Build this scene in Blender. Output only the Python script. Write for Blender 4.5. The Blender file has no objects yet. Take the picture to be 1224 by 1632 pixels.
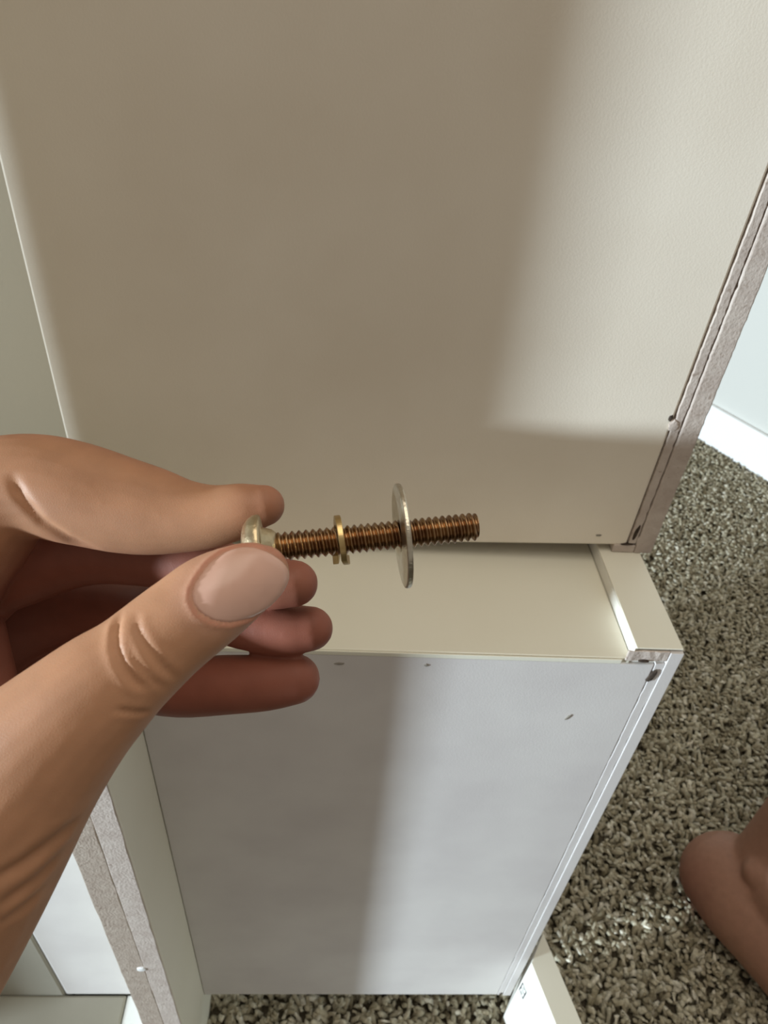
import bpy, bmesh, math, random
import numpy as np
from mathutils import Vector, Matrix
from mathutils.bvhtree import BVHTree

random.seed(7)
rng = np.random.default_rng(7)
scene = bpy.context.scene
COL = scene.collection

# ------------------------------------------------------------------ camera, world, lights, exposure
HAND_FRAME = [[0.99704, -0.04332, -0.06347], [-0.02278, 0.62229, -0.78245], [0.07339, 0.78159, 0.61946]]
HAND_ORIGIN = [-0.01587, 0.09984, 0.63463]
CAMERA_AXES = HAND_FRAME
AX = Matrix(HAND_FRAME)                       # columns: right, up, back of somebody looking down at the bolt
cam_data = bpy.data.cameras.new('camera')
cam = bpy.data.objects.new('camera', cam_data)
COL.objects.link(cam)
cam_data.sensor_fit = 'AUTO'
cam_data.sensor_width = 36.0
cam_data.lens = 1131.0 / 1632.0 * 36.0
cam_data.clip_start = 0.01
cam.matrix_world = Matrix.Translation((0, 0, 0.72)) @ AX.to_4x4()
cam_data.dof.use_dof = True
cam_data.dof.focus_distance = 0.17
cam_data.dof.aperture_fstop = 42.0
scene.camera = cam

scene.view_settings.view_transform = 'Standard'
scene.view_settings.look = 'None'
scene.view_settings.gamma = 1.0
scene.view_settings.use_curve_mapping = False
scene.view_settings.exposure = 0.0

world = bpy.data.worlds.new('room_light')
scene.world = world
world.use_nodes = True
bg = world.node_tree.nodes['Background']
bg.inputs['Color'].default_value = (1.0, 0.90, 0.77, 1)
bg.inputs['Strength'].default_value = 0.29


def area(name, loc, target, sx, sy, power, color):
    l = bpy.data.lights.new(name, 'AREA')
    l.shape = 'RECTANGLE'
    l.size, l.size_y = sx, sy
    l.energy = power
    l.color = color
    o = bpy.data.objects.new(name, l)
    COL.objects.link(o)
    o.location = loc
    o.rotation_euler = (Vector(target) - Vector(loc)).to_track_quat('-Z', 'Z').to_euler()
    return o


# daylight from the gap of a window far to the left, and the warm ceiling lamp of the room
area('window_daylight', (-3.30, -0.888, 0.47), (0.0, 0.25, 0.47), 0.15, 0.24, 248.0, (0.77, 0.905, 1.0))
area('ceiling_light', (0.05, 0.07, 1.85), (0.05, 0.15, 0.3), 1.0, 1.0, 7.6, (1.0, 0.91, 0.77))

FLOOR = -0.06


# ------------------------------------------------------------------ materials
def srgb(r, g, b):
    def c(v):
        v /= 255.0
        return v / 12.92 if v <= 0.04045 else ((v + 0.055) / 1.055) ** 2.4
    return (c(r), c(g), c(b), 1.0)


def material(name, col, rough=0.6, metal=0.0, col2=None, nscale=40.0, bump=0.0, bscale=400.0, spots=None, detail=4.0, spec=0.5):
    m = bpy.data.materials.new(name)
    m.use_nodes = True
    nt = m.node_tree
    b = nt.nodes['Principled BSDF']
    b.inputs['Roughness'].default_value = rough
    b.inputs['Metallic'].default_value = metal
    b.inputs['Specular IOR Level'].default_value = spec
    tc = nt.nodes.new('ShaderNodeTexCoord')
    base = None
    if col2 is not None:
        n = nt.nodes.new('ShaderNodeTexNoise')
        n.inputs['Scale'].default_value = nscale
        n.inputs['Detail'].default_value = detail
        nt.links.new(tc.outputs['Object'], n.inputs['Vector'])
        r = nt.nodes.new('ShaderNodeValToRGB')
        r.color_ramp.elements[0].position = 0.35
        r.color_ramp.elements[1].position = 0.65
        r.color_ramp.elements[0].color = col
        r.color_ramp.elements[1].color = col2
        nt.links.new(n.outputs['Fac'], r.inputs['Fac'])
        base = r.outputs['Color']
    if spots is not None:
        n = nt.nodes.new('ShaderNodeTexNoise')
        n.inputs['Scale'].default_value = spots[1]
        n.inputs['Detail'].default_value = 2.0
        nt.links.new(tc.outputs['Object'], n.inputs['Vector'])
        r = nt.nodes.new('ShaderNodeValToRGB')
        r.color_ramp.elements[0].position = spots[2]
        r.color_ramp.elements[1].position = spots[2] + 0.06
        r.color_ramp.elements[0].color = (0, 0, 0, 1)
        r.color_ramp.elements[1].color = (1, 1, 1, 1)
        nt.links.new(n.outputs['Fac'], r.inputs['Fac'])
        mx = nt.nodes.new('ShaderNodeMix')
        mx.data_type = 'RGBA'
        nt.links.new(r.outputs['Color'], mx.inputs[0])
        if base:
            nt.links.new(base, mx.inputs[6])
        else:
            mx.inputs[6].default_value = col
        mx.inputs[7].default_value = spots[0]
        base = mx.outputs[2]
    if base:
        nt.links.new(base, b.inputs['Base Color'])
    else:
        b.inputs['Base Color'].default_value = col
    if bump:
        n = nt.nodes.new('ShaderNodeTexNoise')
        n.inputs['Scale'].default_value = bscale
        n.inputs['Detail'].default_value = 3.0
        nt.links.new(tc.outputs['Object'], n.inputs['Vector'])
        bp = nt.nodes.new('ShaderNodeBump')
        bp.inputs['Strength'].default_value = bump
        bp.inputs['Distance'].default_value = 0.0005
        nt.links.new(n.outputs['Fac'], bp.inputs['Height'])
        nt.links.new(bp.outputs['Normal'], b.inputs['Normal'])
    return m


def attribute_material(name, rough, bump=0.0, bscale=400.0, sss=0.0, spec=0.5, mottle=None):
    m = material(name, (0.5, 0.5, 0.5, 1), rough, bump=bump, bscale=bscale, spec=spec)
    nt = m.node_tree
    b = nt.nodes['Principled BSDF']
    a = nt.nodes.new('ShaderNodeAttribute')
    a.attribute_name = 'tone'
    out = a.outputs['Color']
    if mottle:
        tc = nt.nodes.new('ShaderNodeTexCoord')
        n = nt.nodes.new('ShaderNodeTexNoise')
        n.inputs['Scale'].default_value = mottle[1]
        n.inputs['Detail'].default_value = 4.0
        nt.links.new(tc.outputs['Object'], n.inputs['Vector'])
        mr = nt.nodes.new('ShaderNodeMapRange')
        mr.inputs[1].default_value = 0.3
        mr.inputs[2].default_value = 0.7
        mr.inputs[3].default_value = 1.0 - mottle[0]
        mr.inputs[4].default_value = 1.0 + mottle[0]
        nt.links.new(n.outputs['Fac'], mr.inputs[0])
        v = nt.nodes.new('ShaderNodeVectorMath')
        v.operation = 'SCALE'
        nt.links.new(out, v.inputs[0])
        nt.links.new(mr.outputs[0], v.inputs['Scale'])
        out = v.outputs[0]
    nt.links.new(out, b.inputs['Base Color'])
    if sss:
        b.inputs['Subsurface Weight'].default_value = sss
        b.inputs['Subsurface Radius'].default_value = (1.0, 0.35, 0.2)
        b.inputs['Subsurface Scale'].default_value = 0.003
    return m


M = {}
M['primed'] = material('primed_backing_board', srgb(205, 200, 198), 0.75, col2=srgb(215, 211, 208), nscale=14, bump=0.14, bscale=1100)
M['primed_warm_lit'] = material('primed_backing_board_warm_lit', srgb(229, 219, 203), 0.75, col2=srgb(235, 226, 211), nscale=14, bump=0.14, bscale=1100)  # upper board's warm tone, lightened in place of the extra light it gets
M['beige'] = material('beige_paint', srgb(144, 131, 109), 0.6, bump=0.08, bscale=500)
M['paint'] = material('cream_white_paint', srgb(226, 223, 206), 0.5, col2=srgb(230, 227, 212), nscale=8, bump=0.08, bscale=500)
M['gloss'] = material('white_lacquer', srgb(238, 236, 228), 0.35)
M['raw_edge'] = material('raw_fibreboard_edge', srgb(186, 172, 162), 0.85, col2=srgb(200, 188, 178), nscale=120, bump=0.7, bscale=700,
                         spots=(srgb(166, 150, 138), 260, 0.66))
M['raw_dark'] = material('raw_fibreboard_core', srgb(168, 152, 138), 0.9, col2=srgb(182, 168, 154), nscale=160, bump=0.8, bscale=800,
                         spots=(srgb(146, 128, 114), 300, 0.66))
M['dark'] = material('chipped_fibre', srgb(48, 38, 32), 0.95, col2=srgb(70, 58, 46), nscale=600)
M['stain'] = material('grey_scuff', srgb(138, 132, 122), 0.9)
M['grey'] = material('grey_board', srgb(150, 145, 132), 0.9, col2=srgb(158, 153, 140), nscale=12)
M['ink'] = material('black_ink', srgb(40, 40, 46), 0.6)
M['wall'] = material('painted_wall', srgb(206, 206, 200), 0.8, bump=0.15, bscale=300)
M['trim'] = material('white_trim_paint', srgb(240, 242, 242), 0.45)
M['carpet_base'] = material('carpet_backing', srgb(70, 62, 48), 0.95, col2=srgb(90, 82, 66), nscale=200)
M['carpet'] = attribute_material('carpet_yarn', 0.95, spec=0.02, bump=0.8, bscale=900, mottle=(0.22, 420))
M['skin'] = attribute_material('skin', 0.54, bump=0.10, bscale=3600, sss=0.10, spec=0.32, mottle=(0.07, 160))
M['nail'] = material('fingernail', srgb(206, 164, 146), 0.28, col2=srgb(212, 172, 156), nscale=90, spec=0.5)
M['bolt'] = material('yellow_zinc_plated_thread', srgb(168, 136, 100), 0.24, metal=1.0, col2=srgb(128, 96, 70), nscale=300)
M['head'] = material('pale_zinc_plate', srgb(205, 186, 152), 0.35, metal=1.0, col2=srgb(188, 170, 138), nscale=400, bump=0.2, bscale=1500)
M['washer'] = material('bright_zinc_washer', srgb(206, 200, 184), 0.30, metal=1.0, col2=srgb(190, 178, 160), nscale=500, bump=0.2, bscale=1800)
M['spring'] = material('yellow_zinc_spring_steel', srgb(206, 180, 128), 0.3, metal=1.0, col2=srgb(180, 152, 104), nscale=400)


# ------------------------------------------------------------------ object helpers
def new_obj(name, me, mats=None, parent=None):
    o = bpy.data.objects.new(name, me)
    COL.objects.link(o)
    for m in (mats if isinstance(mats, (list, tuple)) else [mats] if mats else []):
        me.materials.append(m)
    if parent:
        o.parent = parent
    return o


def empty(name, label, cat, loc=(0, 0, 0), group=None):
    o = bpy.data.objects.new(name, None)
    COL.objects.link(o)
    o.location = loc
    o.empty_display_size = 0.02
    o['label'] = label
    o['category'] = cat
    if group:
        o['group'] = group
    return o


def mesh_from(name, verts, faces, smooth=False):
    me = bpy.data.meshes.new(name)
    me.from_pydata([tuple(v) for v in verts], [], faces)
    me.update()
    if smooth:
        me.polygons.foreach_set('use_smooth', [True] * len(me.polygons))
    return me


def board(name, x0, x1, y0, y1, z0, z1, mat, parent=None, bevel=0.0008, rough=0.0, seg=1, edge_mat=None, axis='z', segments=2):
    """A sheet of board: box with eased edges; with rough > 0 its long edges wander a little (torn fibre)."""
    bm = bmesh.new()
    lo, hi = (x0, y0, z0), (x1, y1, z1)
    ox, oy, oz = (x0 + x1) / 2, (y0 + y1) / 2, z0
    n = max(1, seg)
    rings = []
    ai = 'xyz'.index(axis)
    others = [i for i in range(3) if i != ai]
    for k in range(n + 1):
        t = k / n
        ring = []
        for a, b in ((0, 0), (1, 0), (1, 1), (0, 1)):
            p = [0, 0, 0]
            p[ai] = lo[ai] + (hi[ai] - lo[ai]) * t
            p[others[0]] = (lo, hi)[a][others[0]]
            p[others[1]] = (lo, hi)[b][others[1]]
            if rough and 0 < k < n:
                p[others[0]] += random.gauss(0, rough)
            ring.append(bm.verts.new((p[0] - ox, p[1] - oy, p[2] - oz)))
        rings.append(ring)
    for k in range(n):
        for i in range(4):
            j = (i + 1) % 4
            bm.faces.new((rings[k][i], rings[k][j], rings[k + 1][j], rings[k + 1][i]))
    bm.faces.new(rings[0][::-1])
    bm.faces.new(rings[n])
    bmesh.ops.recalc_face_normals(bm, faces=bm.faces)
    if bevel:
        es = [e for e in bm.edges if len(e.link_faces) == 2 and e.calc_face_angle(0) > 0.8]
        bmesh.ops.bevel(bm, geom=es, offset=bevel, segments=segments, affect='EDGES', profile=0.5)
    me = bpy.data.meshes.new(name)
    bm.to_mesh(me)
    bm.free()
    o = new_obj(name, me, mat, parent)
    o.location = (ox, oy, oz)
    if parent:
        o.location = Vector((ox, oy, oz)) - parent.location
    return o


def chip(name, mat, parent, loc, sx, sz, depth=0.0012, n=11, tilt=0.0, seed=0):
    """A torn-out pit or scuff: an irregular shallow lump of exposed fibre set into a board's face."""
    r = random.Random(seed)
    vs, fs = [], []
    for ring, (s, d) in enumerate(((1.0, 0.0), (0.8, -0.25 * depth), (0.35, -0.4 * depth))):
        for i in range(n):
            a = 2 * math.pi * i / n
            k = s * (0.75 + 0.4 * r.random())
            x, z = sx * k * math.cos(a), sz * k * math.sin(a)
            vs.append((x * math.cos(tilt) - z * math.sin(tilt), d, x * math.sin(tilt) + z * math.cos(tilt)))
    for q in range(2):
        for i in range(n):
            j = (i + 1) % n
            fs.append((q * n + i, q * n + j, (q + 1) * n + j, (q + 1) * n + i))
    fs.append(tuple(2 * n + i for i in range(n)))
    vs += [(v[0], depth, v[2]) for v in vs[:n]]
    b = 3 * n
    for i in range(n):
        j = (i + 1) % n
        fs.append((i, b + i, b + j, j))
    fs.append(tuple(b + i for i in range(n))[::-1])
    o = new_obj(name, mesh_from(name, vs, fs), mat, parent)
    o.location = Vector(loc) - (parent.matrix_world.translation if False else parent.location)
    return o


# ------------------------------------------------------------------ setting: floor, carpet pile, walls, baseboard
def structure(o):
    o['kind'] = 'structure'
    return o


fl = mesh_from('floor', [(-1.6, -1.6, FLOOR), (3.0, -1.6, FLOOR), (3.0, 3.4, FLOOR), (-1.6, 3.4, FLOOR),
                         (-1.6, -1.6, FLOOR - .02), (3.0, -1.6, FLOOR - .02), (3.0, 3.4, FLOOR - .02), (-1.6, 3.4, FLOOR - .02)],
               [(0, 1, 2, 3), (7, 6, 5, 4), (0, 4, 5, 1), (1, 5, 6, 2), (2, 6, 7, 3), (3, 7, 4, 0)])
floor = structure(new_obj('floor', fl, M['carpet_base']))


def carpet():
    """Cut pile: tens of thousands of short leaning yarn tufts."""
    pts = []
    sp = 0.0049
    xs = np.arange(-0.14, 1.30, sp)
    ys = np.arange(-0.02, 1.75, sp)
    gx, gy = np.meshgrid(xs, ys)
    p = np.stack([gx.ravel(), gy.ravel()], 1)
    p += rng.normal(0, sp * 0.45, p.shape)
    # keep clear of the cabinets' footprint, the far side of the wall and what is far outside the view
    wall_side = (p[:, 0] - 0.7614) * 0.147 + (p[:, 1] - 1.2737) * 0.086 < -0.0005
    under = (p[:, 0] < 0.165) & (p[:, 1] > 0.32)
    far = (p[:, 1] > 1.05 + 1.0 * p[:, 0]) | (p[:, 0] > 0.62 + 0.50 * p[:, 1])
    foot_print = np.hypot(p[:, 0] - 0.437, p[:, 1] - 0.318) < 0.030
    p = p[wall_side & ~under & ~far & ~foot_print]
    n = len(p)
    tilt_dir = rng.uniform(0, 2 * math.pi, n)
    lean = rng.uniform(0.3, 1.25, n)
    h = rng.uniform(0.0070, 0.0130, n)
    r0 = rng.uniform(0.0016, 0.0030, n)
    ringdef = ((0.0, 0.9), (0.45, 1.15), (0.88, 1.0))
    S = 5
    V = np.zeros((n, len(ringdef) * S + 1, 3))
    for k, (t, rs) in enumerate(ringdef):
        off = lean * h * (t ** 1.6)
        cxs = p[:, 0] + off * np.cos(tilt_dir)
        cys = p[:, 1] + off * np.sin(tilt_dir)
        cz = FLOOR + h * t
        for s in range(S):
            a = 2 * math.pi * s / S + tilt_dir + 1.3 * t
            V[:, k * S + s, 0] = cxs + r0 * rs * np.cos(a)
            V[:, k * S + s, 1] = cys + r0 * rs * np.sin(a)
            V[:, k * S + s, 2] = cz
    off = lean * h
    V[:, -1, 0] = p[:, 0] + off * np.cos(tilt_dir)
    V[:, -1, 1] = p[:, 1] + off * np.sin(tilt_dir)
    V[:, -1, 2] = FLOOR + h
    V[:, :, :2] += rng.normal(0, 0.0006, (n, V.shape[1], 2))
    V[:, :, 2] += np.abs(rng.normal(0, 0.0006, (n, V.shape[1])))
    nv = V.shape[1]
    quads = []
    for k in range(len(ringdef) - 1):
        for s in range(S):
            s2 = (s + 1) % S
            quads.append((k * S + s, k * S + s2, (k + 1) * S + s2, (k + 1) * S + s))
    b = (len(ringdef) - 1) * S
    tris = [(b + s, b + (s + 1) % S, nv - 1) for s in range(S)]
    q = (np.array(quads)[None] + (np.arange(n) * nv)[:, None, None]).reshape(-1, 4)
    t = (np.array(tris)[None] + (np.arange(n) * nv)[:, None, None]).reshape(-1, 3)
    me = bpy.data.meshes.new('carpet_pile')
    me.vertices.add(n * nv)
    me.vertices.foreach_set('co', V.reshape(-1))
    me.loops.add(q.size + t.size)
    me.loops.foreach_set('vertex_index', np.concatenate([q.ravel(), t.ravel()]).astype(np.int32))
    me.polygons.add(len(q) + len(t))
    starts = np.concatenate([np.arange(len(q)) * 4, len(q) * 4 + np.arange(len(t)) * 3]).astype(np.int32)
    me.polygons.foreach_set('loop_start', starts)
    me.update(calc_edges=True)
    me.validate()
    me.polygons.foreach_set('use_smooth', [True] * len(me.polygons))
    shade = rng.choice([0, 1, 2, 3], n, p=[0.2, 0.38, 0.3, 0.12])
    pal = np.array([srgb(146, 138, 116), srgb(172, 164, 142), srgb(192, 186, 165), srgb(212, 207, 190)])
    c = pal[shade] * rng.uniform(0.85, 1.15, (n, 1))
    c[:, 3] = 1
    at = me.color_attributes.new('tone', 'FLOAT_COLOR', 'POINT')
    at.data.foreach_set('color', np.repeat(c, nv, 0).astype(np.float32).ravel())
    o = new_obj('carpet_pile', me, M['carpet'])
    o['kind'] = 'stuff'
    o['label'] = 'brown and grey flecked cut pile carpet covering the floor'
    o['category'] = 'carpet'


carpet()


def prism(name, pts, z0, z1, mat, parent=None, bevel=0.0):
    bm = bmesh.new()
    a = [bm.verts.new((x, y, z0)) for x, y in pts]
    b = [bm.verts.new((x, y, z1)) for x, y in pts]
    n = len(pts)
    for i in range(n):
        j = (i + 1) % n
        bm.faces.new((a[i], a[j], b[j], b[i]))
    bm.faces.new(a[::-1])
    bm.faces.new(b)
    bmesh.ops.recalc_face_normals(bm, faces=bm.faces)
    if bevel:
        bmesh.ops.bevel(bm, geom=list(bm.edges), offset=bevel, segments=2, affect='EDGES', profile=0.5)
    me = bpy.data.meshes.new(name)
    bm.to_mesh(me)
    bm.free()
    return new_obj(name, me, mat, parent)


# right-hand wall runs away to the back left; its room side faces the window
WD = Vector((-0.086, 0.147, 0)).normalized()
WN = Vector((-0.147, -0.086, 0)).normalized()
W0 = Vector((0.7614, 1.2737, 0))


def wall_strip(name, s0, s1, t0, t1, z0, z1, mat, bevel=0.0):
    p = [W0 + WD * s0 + WN * t0, W0 + WD * s1 + WN * t0, W0 + WD * s1 + WN * t1, W0 + WD * s0 + WN * t1]
    return structure(prism(name, [(v.x, v.y) for v in p], z0, z1, mat, bevel=bevel))


wall_strip('wall_right', -1.2, 1.6, -0.12, -0.012, FLOOR - 0.02, 2.4, M['wall'])
wall_strip('baseboard_right', -1.2, 1.6, -0.012, 0.0, FLOOR + 0.004, FLOOR + 0.09, M['trim'], 0.003)

# ------------------------------------------------------------------ lower cabinet
low = empty('lower_cabinet', 'low cabinet seen from behind, pale backing board with cream top, behind the fingers', 'cabinet', (0.035, 0.225, FLOOR))
board('back_panel', -0.0982, 0.1592, 0.2248, 0.2308, 0.0, 0.4530, M['primed'], low, 0.0006)
board('edge_strip', 0.1595, 0.1640, 0.2246, 0.2340, 0.0, 0.4540, M['primed'], low, 0.00015, rough=0.00012, seg=90)
sb = board('side_board', 0.1643, 0.1708, 0.2240, 0.420, 0.0, 0.4625, M['primed'], low, 0.0002)
lp = board('lip', 0.1470, 0.1642, 0.2262, 0.420, 0.4530, 0.4632, M['gloss'], low, 0.0005)
board('lip_top', 0.1472, 0.1706, 0.2256, 0.420, 0.4634, 0.4642, M['paint'], low, 0.0003)
board('top_panel', -0.0982, 0.1468, 0.2256, 0.420, 0.4445, 0.4562, M['paint'], low, 0.0008)
board('top_edging', -0.0982, 0.1420, 0.2246, 0.2254, 0.4532, 0.4560, M['paint'], low, 0.0003)
board('corner_strip', 0.1432, 0.1640, 0.2244, 0.2254, 0.4560, 0.4630, M['raw_edge'], low, 0.0003, rough=0.0003, seg=8, axis='x')
# two boards side by side, front edges bare, carrying on up past the top
lb1 = board('left_board', -0.1116, -0.0986, 0.1772, 0.2420, FLOOR, 0.537, M['paint'], low, 0.0012)
lb2 = board('left_board', -0.1275, -0.1120, 0.1778, 0.2420, FLOOR, 0.537, M['paint'], low, 0.0012)
board('bare_edge', -0.1112, -0.0990, 0.1766, 0.1772, FLOOR + 0.002, 0.535, M['raw_edge'], low, 0.0003, rough=0.00015, seg=50)
board('bare_edge', -0.1270, -0.1118, 0.1771, 0.1778, FLOOR + 0.002, 0.535, M['raw_dark'], low, 0.0003, rough=0.0002, seg=50)
chip('chip', M['dark'], low, (0.1600, 0.2239, 0.4452), 0.0016, 0.0050, tilt=-0.25, seed=3)
chip('chip', M['dark'], low, (0.1525, 0.2236, 0.4567), 0.0028, 0.0008, seed=4)
chip('chip', M['dark'], low, (0.1620, 0.2243, 0.0030), 0.0012, 0.0022, tilt=-0.3, seed=5)
chip('scuff', M['stain'], low, (0.1260, 0.2245, 0.4090), 0.0008, 0.0030, depth=0.0006, tilt=-0.5, seed=6)
chip('scuff', M['stain'], low, (0.0035, 0.2245, 0.4470), 0.0025, 0.0008, depth=0.0006, seed=8)
chip('scuff', M['stain'], low, (0.0460, 0.2245, 0.4478), 0.0012, 0.0009, depth=0.0006, seed=9)
st = chip('filler_blob', M['trim'], low, (-0.1130, 0.1762, 0.1995), 0.0032, 0.0026, seed=12)

# ------------------------------------------------------------------ upper cabinet
up = empty('upper_cabinet', 'tall cabinet with large bare backing board behind the bolt, standing on the lower one', 'cabinet', (0.02, 0.30, 0.4642))


bp = board('back_panel', -0.1340, 0.1612, 0.2962, 0.3030, 0.4695, 1.30, M['primed_warm_lit'], up, 0.0012)
for v in bp.data.vertices:                    # its lower edge was cut a little out of square
    if v.co.z < 0.1:
        v.co.z -= 0.0106 * (0.1476 - v.co.x) / 0.2952
board('edge_strip', 0.1619, 0.1660, 0.2958, 0.3060, 0.4710, 1.30, M['raw_edge'], up, 0.0003, rough=0.00013, seg=420)
board('side_board', 0.1667, 0.1768, 0.2954, 0.420, 0.4643, 1.30, M['raw_edge'], up, 0.0008, rough=0.00010, seg=420)
board('bottom_board', 0.1540, 0.1665, 0.2956, 0.420, 0.4644, 0.4698, M['raw_edge'], up, 0.0006)
board('bottom_panel', -0.1340, 0.1536, 0.3040, 0.420, 0.4680, 0.4740, M['raw_dark'], up, 0.0006)
chip('chip', M['dark'], up, (0.1640, 0.2956, 0.4790), 0.0011, 0.0058, tilt=-0.08, seed=21)
chip('chip', M['dark'], up, (0.1610, 0.2958, 0.4703), 0.0034, 0.0006, seed=22)
chip('chip', M['dark'], up, (0.1593, 0.2960, 0.5515), 0.0011, 0.0020, seed=23)
chip('scuff', M['raw_edge'], up, (0.1620, 0.2956, 0.5475), 0.0026, 0.0032, seed=24)
chip('scuff', M['stain'], up, (0.1437, 0.2960, 0.4757), 0.0017, 0.0007, depth=0.0006, seed=25)

# ------------------------------------------------------------------ narrow cabinet to the left of the double board
nar = empty('narrow_cabinet', 'narrow white cabinet left of the double board, lit panel below the wrist', 'cabinet', (-0.17, 0.25, FLOOR))
board('back_panel', -0.2150, -0.1279, 0.2248, 0.2315, 0.0, 0.514, M['primed'], nar, 0.0015)
board('shade_block', -0.2150, -0.1510, 0.2320, 0.3000, FLOOR, 0.514, M['paint'], nar, 0.001)  # hidden block, added to stop daylight slipping through below the post
board('foot_block', -0.1633, -0.1282, 0.1500, 0.2244, FLOOR, -0.0010, M['trim'], nar, 0.0006)
board('shade_post', -0.2150, -0.1510, 0.2105, 0.2670, 0.5138, 1.15, M['paint'], nar, 0.002)  # unseen post, added to cast the shadow band on the upper panel
board('front_board', -0.4900, -0.1400, 0.3300, 0.3460, FLOOR, 1.15, M['beige'], nar, 0.001)
board('shade_board', -0.5060, -0.4905, 0.1295, 0.3460, FLOOR, 0.30, M['paint'], nar, 0.001)  # unseen board, added to keep daylight off the far board
board('base_board', -0.4200, -0.1640, 0.0500, 0.2246, FLOOR + 0.001, -0.0003, M['grey'], nar, 0.002)
board('far_board', -0.4200, -0.2160, 0.2246, 0.3000, FLOOR, 0.160, M['grey'], nar, 0.002)

# ------------------------------------------------------------------ loose board on the carpet
ang = math.atan2(0.26, 0.966)
loose = empty('loose_board', 'loose white board on edge on the carpet, angled out from low cabinet corner', 'board', (0.1732, 0.2222, FLOOR))
loose.rotation_euler = (0, 0, ang)
prism('plank', [(0.0, -0.30), (0.0, 0.0), (0.0200, 0.0185), (0.0200, -0.30)], 0.0, 0.1392, M['gloss'], loose, 0.0006)
prism('top_edge', [(0.0003, -0.299), (0.0003, -0.0002), (0.0198, 0.0180), (0.0198, -0.299)], 0.1393, 0.1400, M['paint'], loose)


def mark():
    """Two small stacked squares printed on the board's white face."""
    vs, fs = [], []

    def bar(y0, y1, z0, z1):
        b = len(vs)
        for x in (-0.0002, 0.0002):
            for y, z in ((y0, z0), (y1, z0), (y1, z1), (y0, z1)):
                vs.append((x, y, z))
        fs.extend([tuple(b + i for i in q) for q in ((0, 1, 2, 3), (7, 6, 5, 4), (0, 4, 5, 1), (1, 5, 6, 2), (2, 6, 7, 3), (3, 7, 4, 0))])
    w, h, t = 0.0080, 0.0165, 0.0011
    bar(0, t, 0, h); bar(w - t, w, 0, h); bar(0, w, 0, t); bar(0, w, h - t, h); bar(0, w, h / 2 - t / 2, h / 2 + t / 2)
    bar(w * .35, w * .7, h * .2, h * .26); bar(w * .35, w * .7, h * .72, h * .78)
    o = new_obj('printed_mark', mesh_from('printed_mark', vs, fs), M['ink'], loose)
    o.location = (0, -0.0092, 0.0850)


mark()

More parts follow.
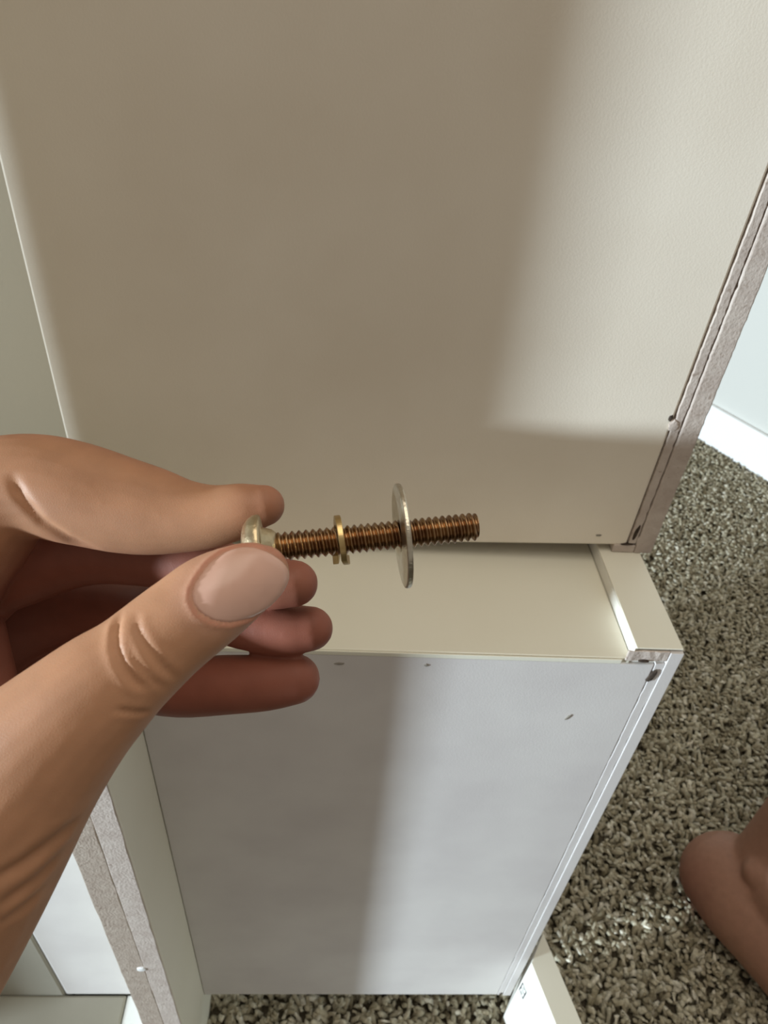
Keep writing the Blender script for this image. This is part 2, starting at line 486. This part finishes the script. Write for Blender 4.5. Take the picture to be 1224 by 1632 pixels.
# ------------------------------------------------------------------ person: hand holding the bolt, bare foot on the carpet
HAND_CHAINS = {
    'thumb': [
        (3.83, -6.47, 9.00, 4.92, 4.28),
        (2.01, -6.96, 10.70, 6.12, 5.27),
        (-3.37, -10.01, 12.50, 7.48, 6.03),
        (-7.77, -13.40, 13.50, 7.73, 6.39),
        (-11.53, -16.40, 14.00, 7.90, 6.77),
        (-16.17, -20.50, 14.50, 8.37, 7.35),
        (-20.57, -24.16, 15.00, 9.46, 8.34),
        (-25.66, -28.83, 15.00, 10.68, 9.66),
        (-32.76, -35.99, 14.00, 12.92, 11.79),
        (-42.90, -46.80, 11.50, 16.76, 14.67),
        (-54.59, -61.24, 8.00, 19.96, 17.26),
        (-70.18, -83.00, 3.00, 22.46, 19.09),
        (-96.43, -119.51, -5.00, 25.66, 21.49),
        (-122.78, -157.30, -12.00, 28.25, 23.85),
    ],
    'index': [
        (-0.16, 5.19, -14.50, 4.34, 4.34),
        (-4.09, 4.42, -15.00, 5.51, 5.38),
        (-10.10, 3.13, -16.00, 6.45, 6.20),
        (-16.18, 3.00, -17.00, 7.54, 7.15),
        (-23.00, 3.91, -18.00, 9.16, 8.37),
        (-31.04, 5.48, -18.50, 10.24, 9.19),
        (-40.23, 7.85, -18.50, 10.90, 9.98),
        (-49.01, 9.31, -19.00, 11.07, 10.54),
        (-56.80, 7.36, -20.00, 12.20, 11.67),
        (-64.60, 0.68, -22.00, 13.44, 12.77),
        (-75.22, -11.82, -26.00, 14.48, 13.79),
        (-83.48, -30.18, -28.00, 16.07, 14.67),
        (-82.00, -47.02, -20.00, 17.24, 14.59),
    ],
    'middle': [
        (4.25, -12.02, -28.00, 5.31, 5.59),
        (-1.14, -11.79, -28.50, 6.17, 6.17),
        (-10.08, -10.18, -31.00, 6.69, 6.83),
        (-20.87, -7.55, -34.00, 7.54, 7.83),
        (-32.04, -4.80, -37.00, 8.86, 8.86),
        (-46.58, -3.01, -40.00, 10.82, 10.52),
        (-62.62, -4.61, -42.00, 13.99, 13.38),
        (-76.31, -9.63, -42.00, 15.21, 14.30),
        (-87.47, -27.50, -36.00, 15.41, 13.94),
        (-83.42, -51.73, -22.00, 17.47, 14.78),
    ],
    'ring': [
        (7.26, -23.06, -34.00, 5.22, 5.51),
        (1.46, -23.37, -35.00, 6.13, 6.42),
        (-8.61, -22.38, -38.00, 6.24, 6.83),
        (-23.16, -19.70, -48.00, 7.24, 8.18),
        (-39.81, -21.63, -60.00, 9.07, 10.08),
        (-57.85, -22.05, -67.00, 11.15, 12.19),
        (-75.26, -25.53, -67.00, 13.93, 14.63),
        (-90.20, -32.04, -60.00, 16.80, 16.13),
        (-95.94, -47.48, -44.00, 16.15, 15.38),
        (-82.00, -62.94, -20.00, 17.24, 14.59),
    ],
    'pinky': [
        (3.53, -35.13, -36.00, 5.87, 5.87),
        (-3.24, -36.25, -37.00, 6.50, 6.79),
        (-13.51, -37.43, -40.00, 7.06, 7.21),
        (-26.02, -39.60, -47.00, 7.51, 8.14),
        (-40.45, -39.74, -57.00, 8.93, 9.59),
        (-60.01, -40.56, -68.00, 10.85, 11.55),
        (-80.09, -43.48, -73.00, 12.92, 13.64),
        (-94.42, -50.79, -67.00, 15.68, 15.33),
        (-94.40, -61.32, -44.00, 16.15, 15.38),
        (-82.00, -73.55, -20.00, 17.24, 14.59),
    ],
    'palm': [
        (-75.45, -24.91, -38.00, 10.40, 5.94),
        (-75.45, -39.76, -38.00, 13.37, 7.43),
        (-73.53, -54.66, -30.00, 15.56, 9.90),
        (-70.76, -67.12, -15.00, 16.67, 11.54),
    ],
}
NAIL_OUTLINE = [(8.33, -7.73), (8.44, -5.90), (7.42, -4.36), (5.17, -2.73), (2.72, -1.91), (0.47, -1.91), (-1.98, -2.83), (-3.82, -4.36), (-5.25, -6.71), (-5.96, -8.55), (-5.66, -10.29), (-4.63, -11.82), (-2.59, -13.25), (-0.14, -13.86), (2.72, -13.35), (5.27, -12.02), (7.21, -9.98)]
CREASE_MAIN = [(-17.25, -11.63), (-17.45, -14.07), (-16.86, -16.80), (-15.49, -19.54), (-13.54, -22.28), (-12.17, -23.84)]
CREASE_UPPER = [(-14.52, -11.63), (-13.74, -14.26), (-11.98, -17.00), (-9.83, -20.13), (-8.07, -22.86)]
CREASE_FINE = [(-15.40, -16.22), (-13.74, -19.15), (-11.39, -22.08), (-9.83, -24.03)]
CREASE_LOW = [(-16.86, -25.99), (-14.42, -26.97), (-12.17, -27.75)]
CREASE_WRIST_A = [(-35.80, -52.51), (-30.18, -49.42), (-25.96, -46.61), (-23.15, -44.45)]
CREASE_WRIST_B = [(-35.80, -57.39), (-30.18, -53.82), (-26.90, -50.83), (-24.37, -48.20)]
CREASE_WRIST_C = [(-35.80, -61.14), (-31.12, -57.85), (-27.37, -53.82)]
CREASE_INDEX = [(-48.95, 11.94), (-46.82, 7.17), (-43.43, 1.90), (-39.29, -1.87), (-33.64, -4.63)]


def catmull(P, sub):
    P = np.array(P, float)
    E = np.vstack([2 * P[0] - P[1], P, 2 * P[-1] - P[-2]])
    out = []
    for i in range(len(P) - 1):
        p0, p1, p2, p3 = E[i], E[i + 1], E[i + 2], E[i + 3]
        for k in range(sub):
            t = k / sub
            out.append(0.5 * ((2 * p1) + (-p0 + p2) * t + (2 * p0 - 5 * p1 + 4 * p2 - p3) * t * t + (-p0 + 3 * p1 - 3 * p2 + p3) * t ** 3))
    out.append(P[-1])
    return np.array(out)


def limb(bm, chain, view=(0, 0, 1), sub=4, n=24, scale=1.0):
    """Closed tapering limb with elliptical sections and rounded ends along a chain of (x, y, z, half width, half depth)."""
    Q = catmull(chain, sub) * scale
    C_, A, B = Q[:, :3], Q[:, 3], Q[:, 4]
    T = np.gradient(C_, axis=0)
    T /= np.linalg.norm(T, axis=1)[:, None]
    secs = []
    view = np.array(view, float)

    def add(c, t, a, b):
        s = np.cross(view, t); s /= np.linalg.norm(s)
        u = np.cross(t, s)
        secs.append((c, s, u, a, b))
    m = (A[0] + B[0]) / 2
    for k in (0.97, 0.85, 0.6, 0.3):
        add(C_[0] - T[0] * m * k, T[0], A[0] * math.sqrt(1 - k * k), B[0] * math.sqrt(1 - k * k))
    for i in range(len(C_)):
        add(C_[i], T[i], A[i], B[i])
    m = (A[-1] + B[-1]) / 2
    for k in (0.3, 0.6, 0.85, 0.97):
        add(C_[-1] + T[-1] * m * k, T[-1], A[-1] * math.sqrt(1 - k * k), B[-1] * math.sqrt(1 - k * k))
    rings = []
    for c, s, u, a, b in secs:
        rings.append([bm.verts.new(c + s * a * math.cos(2 * math.pi * i / n) + u * b * math.sin(2 * math.pi * i / n)) for i in range(n)])
    for r, q in zip(rings, rings[1:]):
        for i in range(n):
            j = (i + 1) % n
            bm.faces.new((r[i], r[j], q[j], q[i]))
    bm.faces.new(rings[0][::-1])
    bm.faces.new(rings[-1])


def fuse(bm, voxel, smooth_iter, name):
    """One continuous skin from overlapping limbs."""
    bmesh.ops.recalc_face_normals(bm, faces=bm.faces)
    me = bpy.data.meshes.new(name + '_limbs')
    bm.to_mesh(me)
    bm.free()
    o = bpy.data.objects.new(name + '_limbs', me)
    COL.objects.link(o)
    r = o.modifiers.new('fuse', 'REMESH')
    r.mode = 'VOXEL'
    r.voxel_size = voxel
    r.use_smooth_shade = True
    s = o.modifiers.new('soften', 'SMOOTH')
    s.factor = 0.5
    s.iterations = smooth_iter
    dg = bpy.context.evaluated_depsgraph_get()
    out = bpy.data.meshes.new_from_object(o.evaluated_get(dg))
    out.name = name
    bpy.data.objects.remove(o)
    bpy.data.meshes.remove(me)
    out.polygons.foreach_set('use_smooth', [True] * len(out.polygons))
    return out


def coords(me):
    a = np.zeros(len(me.vertices) * 3, np.float32)
    me.vertices.foreach_get('co', a)
    return a.reshape(-1, 3).astype(float)


def normals(me):
    a = np.zeros(len(me.vertices) * 3, np.float32)
    me.vertices.foreach_get('normal', a)
    return a.reshape(-1, 3).astype(float)


def dist_poly(P, line, closed=False):
    """Distance of 2-D points to a polyline, and where along it (0..1)."""
    L = np.array(line, float)
    if closed:
        L = np.vstack([L, L[:1]])
    best = np.full(len(P), 1e9)
    along = np.zeros(len(P))
    for i in range(len(L) - 1):
        d = L[i + 1] - L[i]
        t = np.clip(((P - L[i]) @ d) / (d @ d), 0, 1)
        q = np.linalg.norm(P - (L[i] + t[:, None] * d), axis=1)
        m = q < best
        best[m] = q[m]
        along[m] = (i + t[m]) / (len(L) - 1)
    return best, along


def inside(P, poly):
    L = np.array(poly)
    c = np.zeros(len(P), bool)
    for i in range(len(L)):
        a, b = L[i], L[i - 1]
        with np.errstate(divide='ignore', invalid='ignore'):
            k = ((a[1] > P[:, 1]) != (b[1] > P[:, 1])) & (P[:, 0] < (b[0] - a[0]) * (P[:, 1] - a[1]) / (b[1] - a[1]) + a[0])
        c ^= k
    return c


person = empty('person', 'person of whom only a hand pinching the bolt and a bare foot show', 'person', (0.41, 0.30, FLOOR))


def make_hand():
    bm = bmesh.new()
    for k, ch in HAND_CHAINS.items():
        limb(bm, ch, scale=0.001)
    me = fuse(bm, 0.00055, 9, 'hand')
    P = coords(me)
    N = normals(me)
    xy = P[:, :2] * 1000
    front = np.clip((N[:, 2] - 0.05) / 0.4, 0, 1)
    near = P[:, 2] > 0.004              # the thumb side
    disp = np.zeros(len(P))
    for line, w, d in ((CREASE_MAIN, 0.62, 0.62), (CREASE_UPPER, 0.6, 0.36), (CREASE_FINE, 0.55, 0.22), (CREASE_LOW, 0.5, 0.3),
                       (CREASE_WRIST_A, 0.9, 0.6), (CREASE_WRIST_B, 0.8, 0.55), (CREASE_WRIST_C, 0.8, 0.5)):
        r, t = dist_poly(xy, line)
        fade = np.clip(np.minimum(t, 1 - t) * 5, 0.0, 1)
        disp -= d * np.exp(-(r / w) ** 2) * fade * near
        disp += 0.35 * d * np.exp(-((r - 2.1 * w) / (1.2 * w)) ** 2) * fade * near
    r, t = dist_poly(xy, CREASE_INDEX)
    disp -= 0.9 * np.exp(-(r / 1.2) ** 2) * np.clip(np.minimum(t, 1 - t) * 5, 0, 1) * (~near) * (P[:, 2] > -0.02)
    r, t = dist_poly(xy, NAIL_OUTLINE, True)
    ins = inside(xy, NAIL_OUTLINE)
    nailside = near & (N[:, 2] > 0)
    disp += np.where(ins, -0.28, 0.22 * np.exp(-((r - 0.55) / 0.5) ** 2) - 0.2 * np.exp(-(r / 0.25) ** 2)) * nailside
    P += N * (disp * front * 0.001)[:, None]
    me.vertices.foreach_set('co', P.astype(np.float32).ravel())
    me.update()
    # skin tone: redder finger tips and palm; hollow's shade is painted in with depth
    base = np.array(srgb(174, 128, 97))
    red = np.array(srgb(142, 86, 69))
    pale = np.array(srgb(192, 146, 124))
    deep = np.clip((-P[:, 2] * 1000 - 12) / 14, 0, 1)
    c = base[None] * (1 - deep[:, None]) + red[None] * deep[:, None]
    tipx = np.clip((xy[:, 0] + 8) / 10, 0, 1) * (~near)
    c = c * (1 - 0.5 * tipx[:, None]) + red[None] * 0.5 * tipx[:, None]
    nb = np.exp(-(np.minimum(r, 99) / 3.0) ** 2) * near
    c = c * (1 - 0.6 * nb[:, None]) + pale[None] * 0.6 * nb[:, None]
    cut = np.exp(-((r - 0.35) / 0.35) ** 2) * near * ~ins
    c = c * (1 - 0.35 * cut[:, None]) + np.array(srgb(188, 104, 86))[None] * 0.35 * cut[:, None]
    c[:, 3] = 1
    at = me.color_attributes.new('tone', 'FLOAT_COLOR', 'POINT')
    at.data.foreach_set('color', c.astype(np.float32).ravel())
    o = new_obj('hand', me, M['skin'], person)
    o['label'] = 'left hand with thumb in front, fingers curled behind'
    o.matrix_world = Matrix.Translation(Vector(HAND_ORIGIN)) @ AX.to_4x4()
    mw = o.matrix_world.copy()
    o.matrix_parent_inverse = Matrix.Translation(-person.location)
    o.matrix_basis = mw

    # nail: a curved plate laid on the thumb
    bvh = BVHTree.FromPolygons([tuple(p) for p in P], [tuple(p.vertices) for p in me.polygons])
    L = np.array(NAIL_OUTLINE)
    cen = L.mean(0)
    rows = 9
    n = 72
    Lc = np.vstack([L, L[:1]])
    d = np.r_[0, np.cumsum(np.linalg.norm(np.diff(Lc, axis=0), axis=1))]
    s = np.linspace(0, d[-1], n, endpoint=False)
    O = np.stack([np.interp(s, d, Lc[:, i]) for i in (0, 1)], 1)
    for _ in range(2):
        O = (np.roll(O, 1, 0) + 2 * O + np.roll(O, -1, 0)) / 4
    grid = []
    for k in range(1, rows + 1):
        grid.append(cen + (O - cen) * (k / rows) ** 0.8)
    G = np.vstack([cen[None]] + grid)
    z = []
    for x, y in G:
        h = bvh.ray_cast(Vector((x / 1000, y / 1000, 0.05)), Vector((0, 0, -1)))
        z.append(h[0].z * 1000 if h[0] is not None else np.nan)
    z = np.array(z)
    ok = ~np.isnan(z) & (z > 4)
    q = (G - cen) / 6.0
    A = np.stack([np.ones(len(q)), q[:, 0], q[:, 1], q[:, 0] ** 2, q[:, 0] * q[:, 1], q[:, 1] ** 2], 1)
    kk = np.r_[True, np.repeat(np.arange(1, rows + 1) <= rows - 2, n)] & ok
    co = np.linalg.lstsq(A[kk], z[kk], rcond=None)[0]
    zz = A @ co + 0.42
    zz = np.where(ok, np.maximum(zz, z + 0.22), zz)
    for k in range(rows - 1):                 # ease the plate so it stays one smooth curve
        for _ in range(2):
            b0 = 1 + k * n
            ring = zz[b0:b0 + n]
            zz[b0:b0 + n] = np.maximum(ring, (np.roll(ring, 1) + 2 * ring + np.roll(ring, -1)) / 4)
    zz[-n:] -= 0.30
    vs = [(g[0] / 1000, g[1] / 1000, h / 1000) for g, h in zip(G, zz)]
    fs = [(0, 1 + i, 1 + (i + 1) % n) for i in range(n)]
    for k in range(rows - 1):
        for i in range(n):
            j = (i + 1) % n
            fs.append((1 + k * n + i, 1 + (k + 1) * n + i, 1 + (k + 1) * n + j, 1 + k * n + j))
    b = len(vs)
    last = 1 + (rows - 1) * n
    vs += [(v[0], v[1], v[2] - 0.0006) for v in vs[last:last + n]]
    for i in range(n):
        j = (i + 1) % n
        fs.append((last + i, b + i, b + j, last + j))
    fs.append(tuple(b + i for i in range(n))[::-1])
    nail = new_obj('thumbnail', mesh_from('thumbnail', vs, fs, True), M['nail'], o)
    nail['label'] = 'long unpolished thumbnail'
    return o


hand = make_hand()


def make_foot():
    bm = bmesh.new()
    z = FLOOR
    ch = [
        # heel and sole towards the toes
        [(.425, .338, z + .043, .050, .042), (.435, .315, z + .047, .053, .045), (.452, .280, z + .048, .050, .044), (.475, .235, z + .044, .048, .040),
         (.500, .185, z + .038, .052, .034), (.530, .125, z + .030, .056, .028), (.550, .080, z + .022, .052, .020)],
        # ankle and shin
        [(.450, .318, z + .050, .046, .046), (.462, .332, z + .100, .040, .044), (.472, .342, z + .150, .040, .044), (.482, .352, z + .210, .044, .050),
         (.500, .360, z + .300, .052, .060), (.515, .370, z + .380, .056, .065)],
        # instep
        [(.455, .300, z + .090, .040, .038), (.475, .250, z + .070, .038, .032), (.500, .195, z + .052, .040, .026), (.525, .140, z + .036, .042, .020)],
        # inner and outer ankle bones
        [(.424, .316, z + .098, .014, .013), (.436, .320, z + .100, .016, .016)],
        [(.506, .330, z + .088, .014, .013), (.494, .330, z + .092, .016, .016)],
    ]
    limb(bm, ch[0], view=(0, 0, 1))
    limb(bm, ch[1], view=(0, 1, 0))
    limb(bm, ch[2], view=(0, 0, 1))
    limb(bm, ch[3], view=(0, 0, 1), n=12)
    limb(bm, ch[4], view=(0, 0, 1), n=12)
    # toes
    for k, (x, r) in enumerate(((0.512, .014), (0.534, .012), (0.552, .0112), (0.568, .0105), (0.582, .0098))):
        y = 0.050 + 0.004 * k * k * 0.8
        limb(bm, [(x + .0, y + .03, z + .014, r, r), (x + .004, y, z + .012, r, r * .9), (x + .008, y - .025 + .003 * k, z + .010, r * .95, r * .85)], n=12)
    me = fuse(bm, 0.002, 26, 'foot')
    P = coords(me)
    heel = np.clip(1 - np.linalg.norm(P - np.array([0.40, 0.33, z + .02]), axis=1) / 0.06, 0, 1)
    base = np.array(srgb(154, 114, 94)); red = np.array(srgb(118, 66, 58))
    c = base[None] * (1 - heel[:, None]) + red[None] * heel[:, None]
    c[:, 3] = 1
    at = me.color_attributes.new('tone', 'FLOAT_COLOR', 'POINT')
    at.data.foreach_set('color', c.astype(np.float32).ravel())
    o = new_obj('foot', me, M['skin'], person)
    o['label'] = 'bare foot planted on the carpet, heel towards the cabinet'
    o.location = -Vector(person.location)
    return o


foot = make_foot()

# ------------------------------------------------------------------ bolt and washers
BOLT_DIR = Vector((1.0, 0.100, -0.10)).normalized()


def lathe(bm, prof, n=64):
    """Surface of revolution about +Z from (radius, z) pairs."""
    rings = []
    for r, z in prof:
        rings.append([bm.verts.new((r * math.cos(2 * math.pi * i / n), r * math.sin(2 * math.pi * i / n), z)) for i in range(n)])
    for a, b in zip(rings, rings[1:]):
        for i in range(n):
            j = (i + 1) % n
            bm.faces.new((a[i], a[j], b[j], b[i]))
    return rings


def bolt_frame(offset, spin=0.0, tip=(0, 0)):
    """World placement on the bolt's axis: offset is (along, up, towards the viewer) in metres from the head."""
    zax = BOLT_DIR
    yax = Vector((0, 0, 1)) - zax * zax.z
    yax.normalize()
    xax = yax.cross(zax)
    rot = Matrix((xax, yax, zax)).transposed()
    rot = rot @ Matrix.Rotation(tip[0], 3, 'X') @ Matrix.Rotation(tip[1], 3, 'Y') @ Matrix.Rotation(spin, 3, 'Z')
    p = zax * offset[0] + xax * (-offset[1]) + yax * offset[2]
    return Matrix.Translation(Vector(HAND_ORIGIN)) @ AX.to_4x4() @ Matrix.Translation(p + Vector((0.0005, -0.0030, -0.0010))) @ rot.to_4x4()


bolt = empty('bolt', 'coppery yellow zinc machine bolt held by its head between thumb and finger', 'bolt')
bolt.matrix_world = bolt_frame((0, 0, 0))
bm = bmesh.new()
hp = [(0.0, -0.0022), (0.0016, -0.0022), (0.0018, -0.0013), (0.0030, -0.0013), (0.0032, -0.0021), (0.0046, -0.0017), (0.0057, -0.0008), (0.0063, 0.0002), (0.0064, 0.0010),
      (0.0062, 0.0014), (0.0058, 0.0015), (0.0042, 0.0015), (0.0040, 0.0017), (0.0034, 0.0034), (0.0027, 0.0042), (0.0, 0.0042)]
lathe(bm, hp, 72)
bmesh.ops.remove_doubles(bm, verts=bm.verts, dist=1e-6)
bmesh.ops.recalc_face_normals(bm, faces=bm.faces)
me = bpy.data.meshes.new('head'); bm.to_mesh(me); bm.free()
me.polygons.foreach_set('use_smooth', [True] * len(me.polygons))
hd = new_obj('head', me, M['head'], bolt)


def thread_mesh(z0, z1, pitch, ro, ri, n=56, per=10):
    zs = np.arange(z0, z1 + 1e-9, pitch / per)
    th = np.arange(n) * 2 * math.pi / n
    Zg, Tg = np.meshgrid(zs, th, indexing='ij')
    ph = ((Zg / pitch) - Tg / (2 * math.pi)) % 1.0
    tri = 1 - np.abs(2 * ph - 1)
    tri = np.clip((tri - 0.10) / 0.80, 0, 1)
    rr = ri + (ro - ri) * tri
    end = np.clip((z1 - Zg) / (pitch * 0.5), 0, 1)
    rr = np.minimum(rr, ri * 0.97 + (ro - ri * 0.97) * (0.55 + 0.45 * end))
    st = np.clip((Zg - z0) / (pitch * 0.5), 0, 1)
    rr = ri + (rr - ri) * st
    vs = np.stack([rr * np.cos(Tg), rr * np.sin(Tg), Zg], -1).reshape(-1, 3)
    fs = []
    k = len(zs)
    for a in range(k - 1):
        for i in range(n):
            j = (i + 1) % n
            fs.append((a * n + i, a * n + j, (a + 1) * n + j, (a + 1) * n + i))
    fs.append(tuple((k - 1) * n + i for i in range(n)))
    return mesh_from('threaded_shank', vs, fs, True)


sh = new_obj('threaded_shank', thread_mesh(0.0036, 0.0420, 0.00129, 0.00275, 0.00215), M['bolt'], bolt)

# flat washer, hanging loose on the thread
bm = bmesh.new()
lathe(bm, [(0.0031, -0.0005), (0.0096, -0.0005), (0.0098, -0.0004), (0.0099, -0.0002), (0.0099, 0.0003), (0.0098, 0.0005), (0.0031, 0.0005), (0.0029, 0.0003), (0.0029, -0.0003), (0.0031, -0.0005)], 96)
bmesh.ops.remove_doubles(bm, verts=bm.verts, dist=1e-6)
bmesh.ops.recalc_face_normals(bm, faces=bm.faces)
me = bpy.data.meshes.new('flat_washer'); bm.to_mesh(me); bm.free()
me.polygons.foreach_set('use_smooth', [False] * len(me.polygons))
fw = new_obj('flat_washer', me, M['washer'])
fw['label'] = 'large thin flat washer hanging near the free end of the bolt'
fw['category'] = 'washer'
fw.matrix_world = bolt_frame((0.0275, 0.0003, 0.0))


def split_ring():
    """Spring lock washer: a flat wire wound one turn, its cut ends sprung apart."""
    n = 72
    ri, ro, th = 0.00295, 0.00470, 0.00055
    vs, fs = [], []
    gap = 0.10
    for i in range(n + 1):
        t = i / n
        a = gap + (2 * math.pi - 2 * gap) * t
        dz = 0.0011 * (t - 0.5) + 0.0005 * math.copysign(max(0, abs(t - 0.5) - 0.38) / 0.12, t - 0.5)
        for r, z in ((ri, -th), (ro, -th), (ro, th), (ri, th)):
            vs.append((r * math.cos(a), r * math.sin(a), z + dz))
    for i in range(n):
        for k in range(4):
            l = (k + 1) % 4
            fs.append((i * 4 + k, i * 4 + l, (i + 1) * 4 + l, (i + 1) * 4 + k))
    fs.append((3, 2, 1, 0))
    fs.append(tuple(n * 4 + k for k in range(4)))
    bm = bmesh.new()
    me = mesh_from('split_ring', vs, fs)
    bm.from_mesh(me)
    bmesh.ops.recalc_face_normals(bm, faces=bm.faces)
    bmesh.ops.bevel(bm, geom=[e for e in bm.edges if e.calc_face_angle(0) > 1.0], offset=0.00012, segments=2, affect='EDGES', profile=0.5)
    bm.to_mesh(me)
    bm.free()
    return me


lw = new_obj('lock_washer', split_ring(), M['spring'])
lw['label'] = 'small split spring lock washer with sprung ends on the middle of the bolt'
lw['category'] = 'washer'
lw.matrix_world = bolt_frame((0.0157, -0.0001, 0.0), spin=math.radians(190))
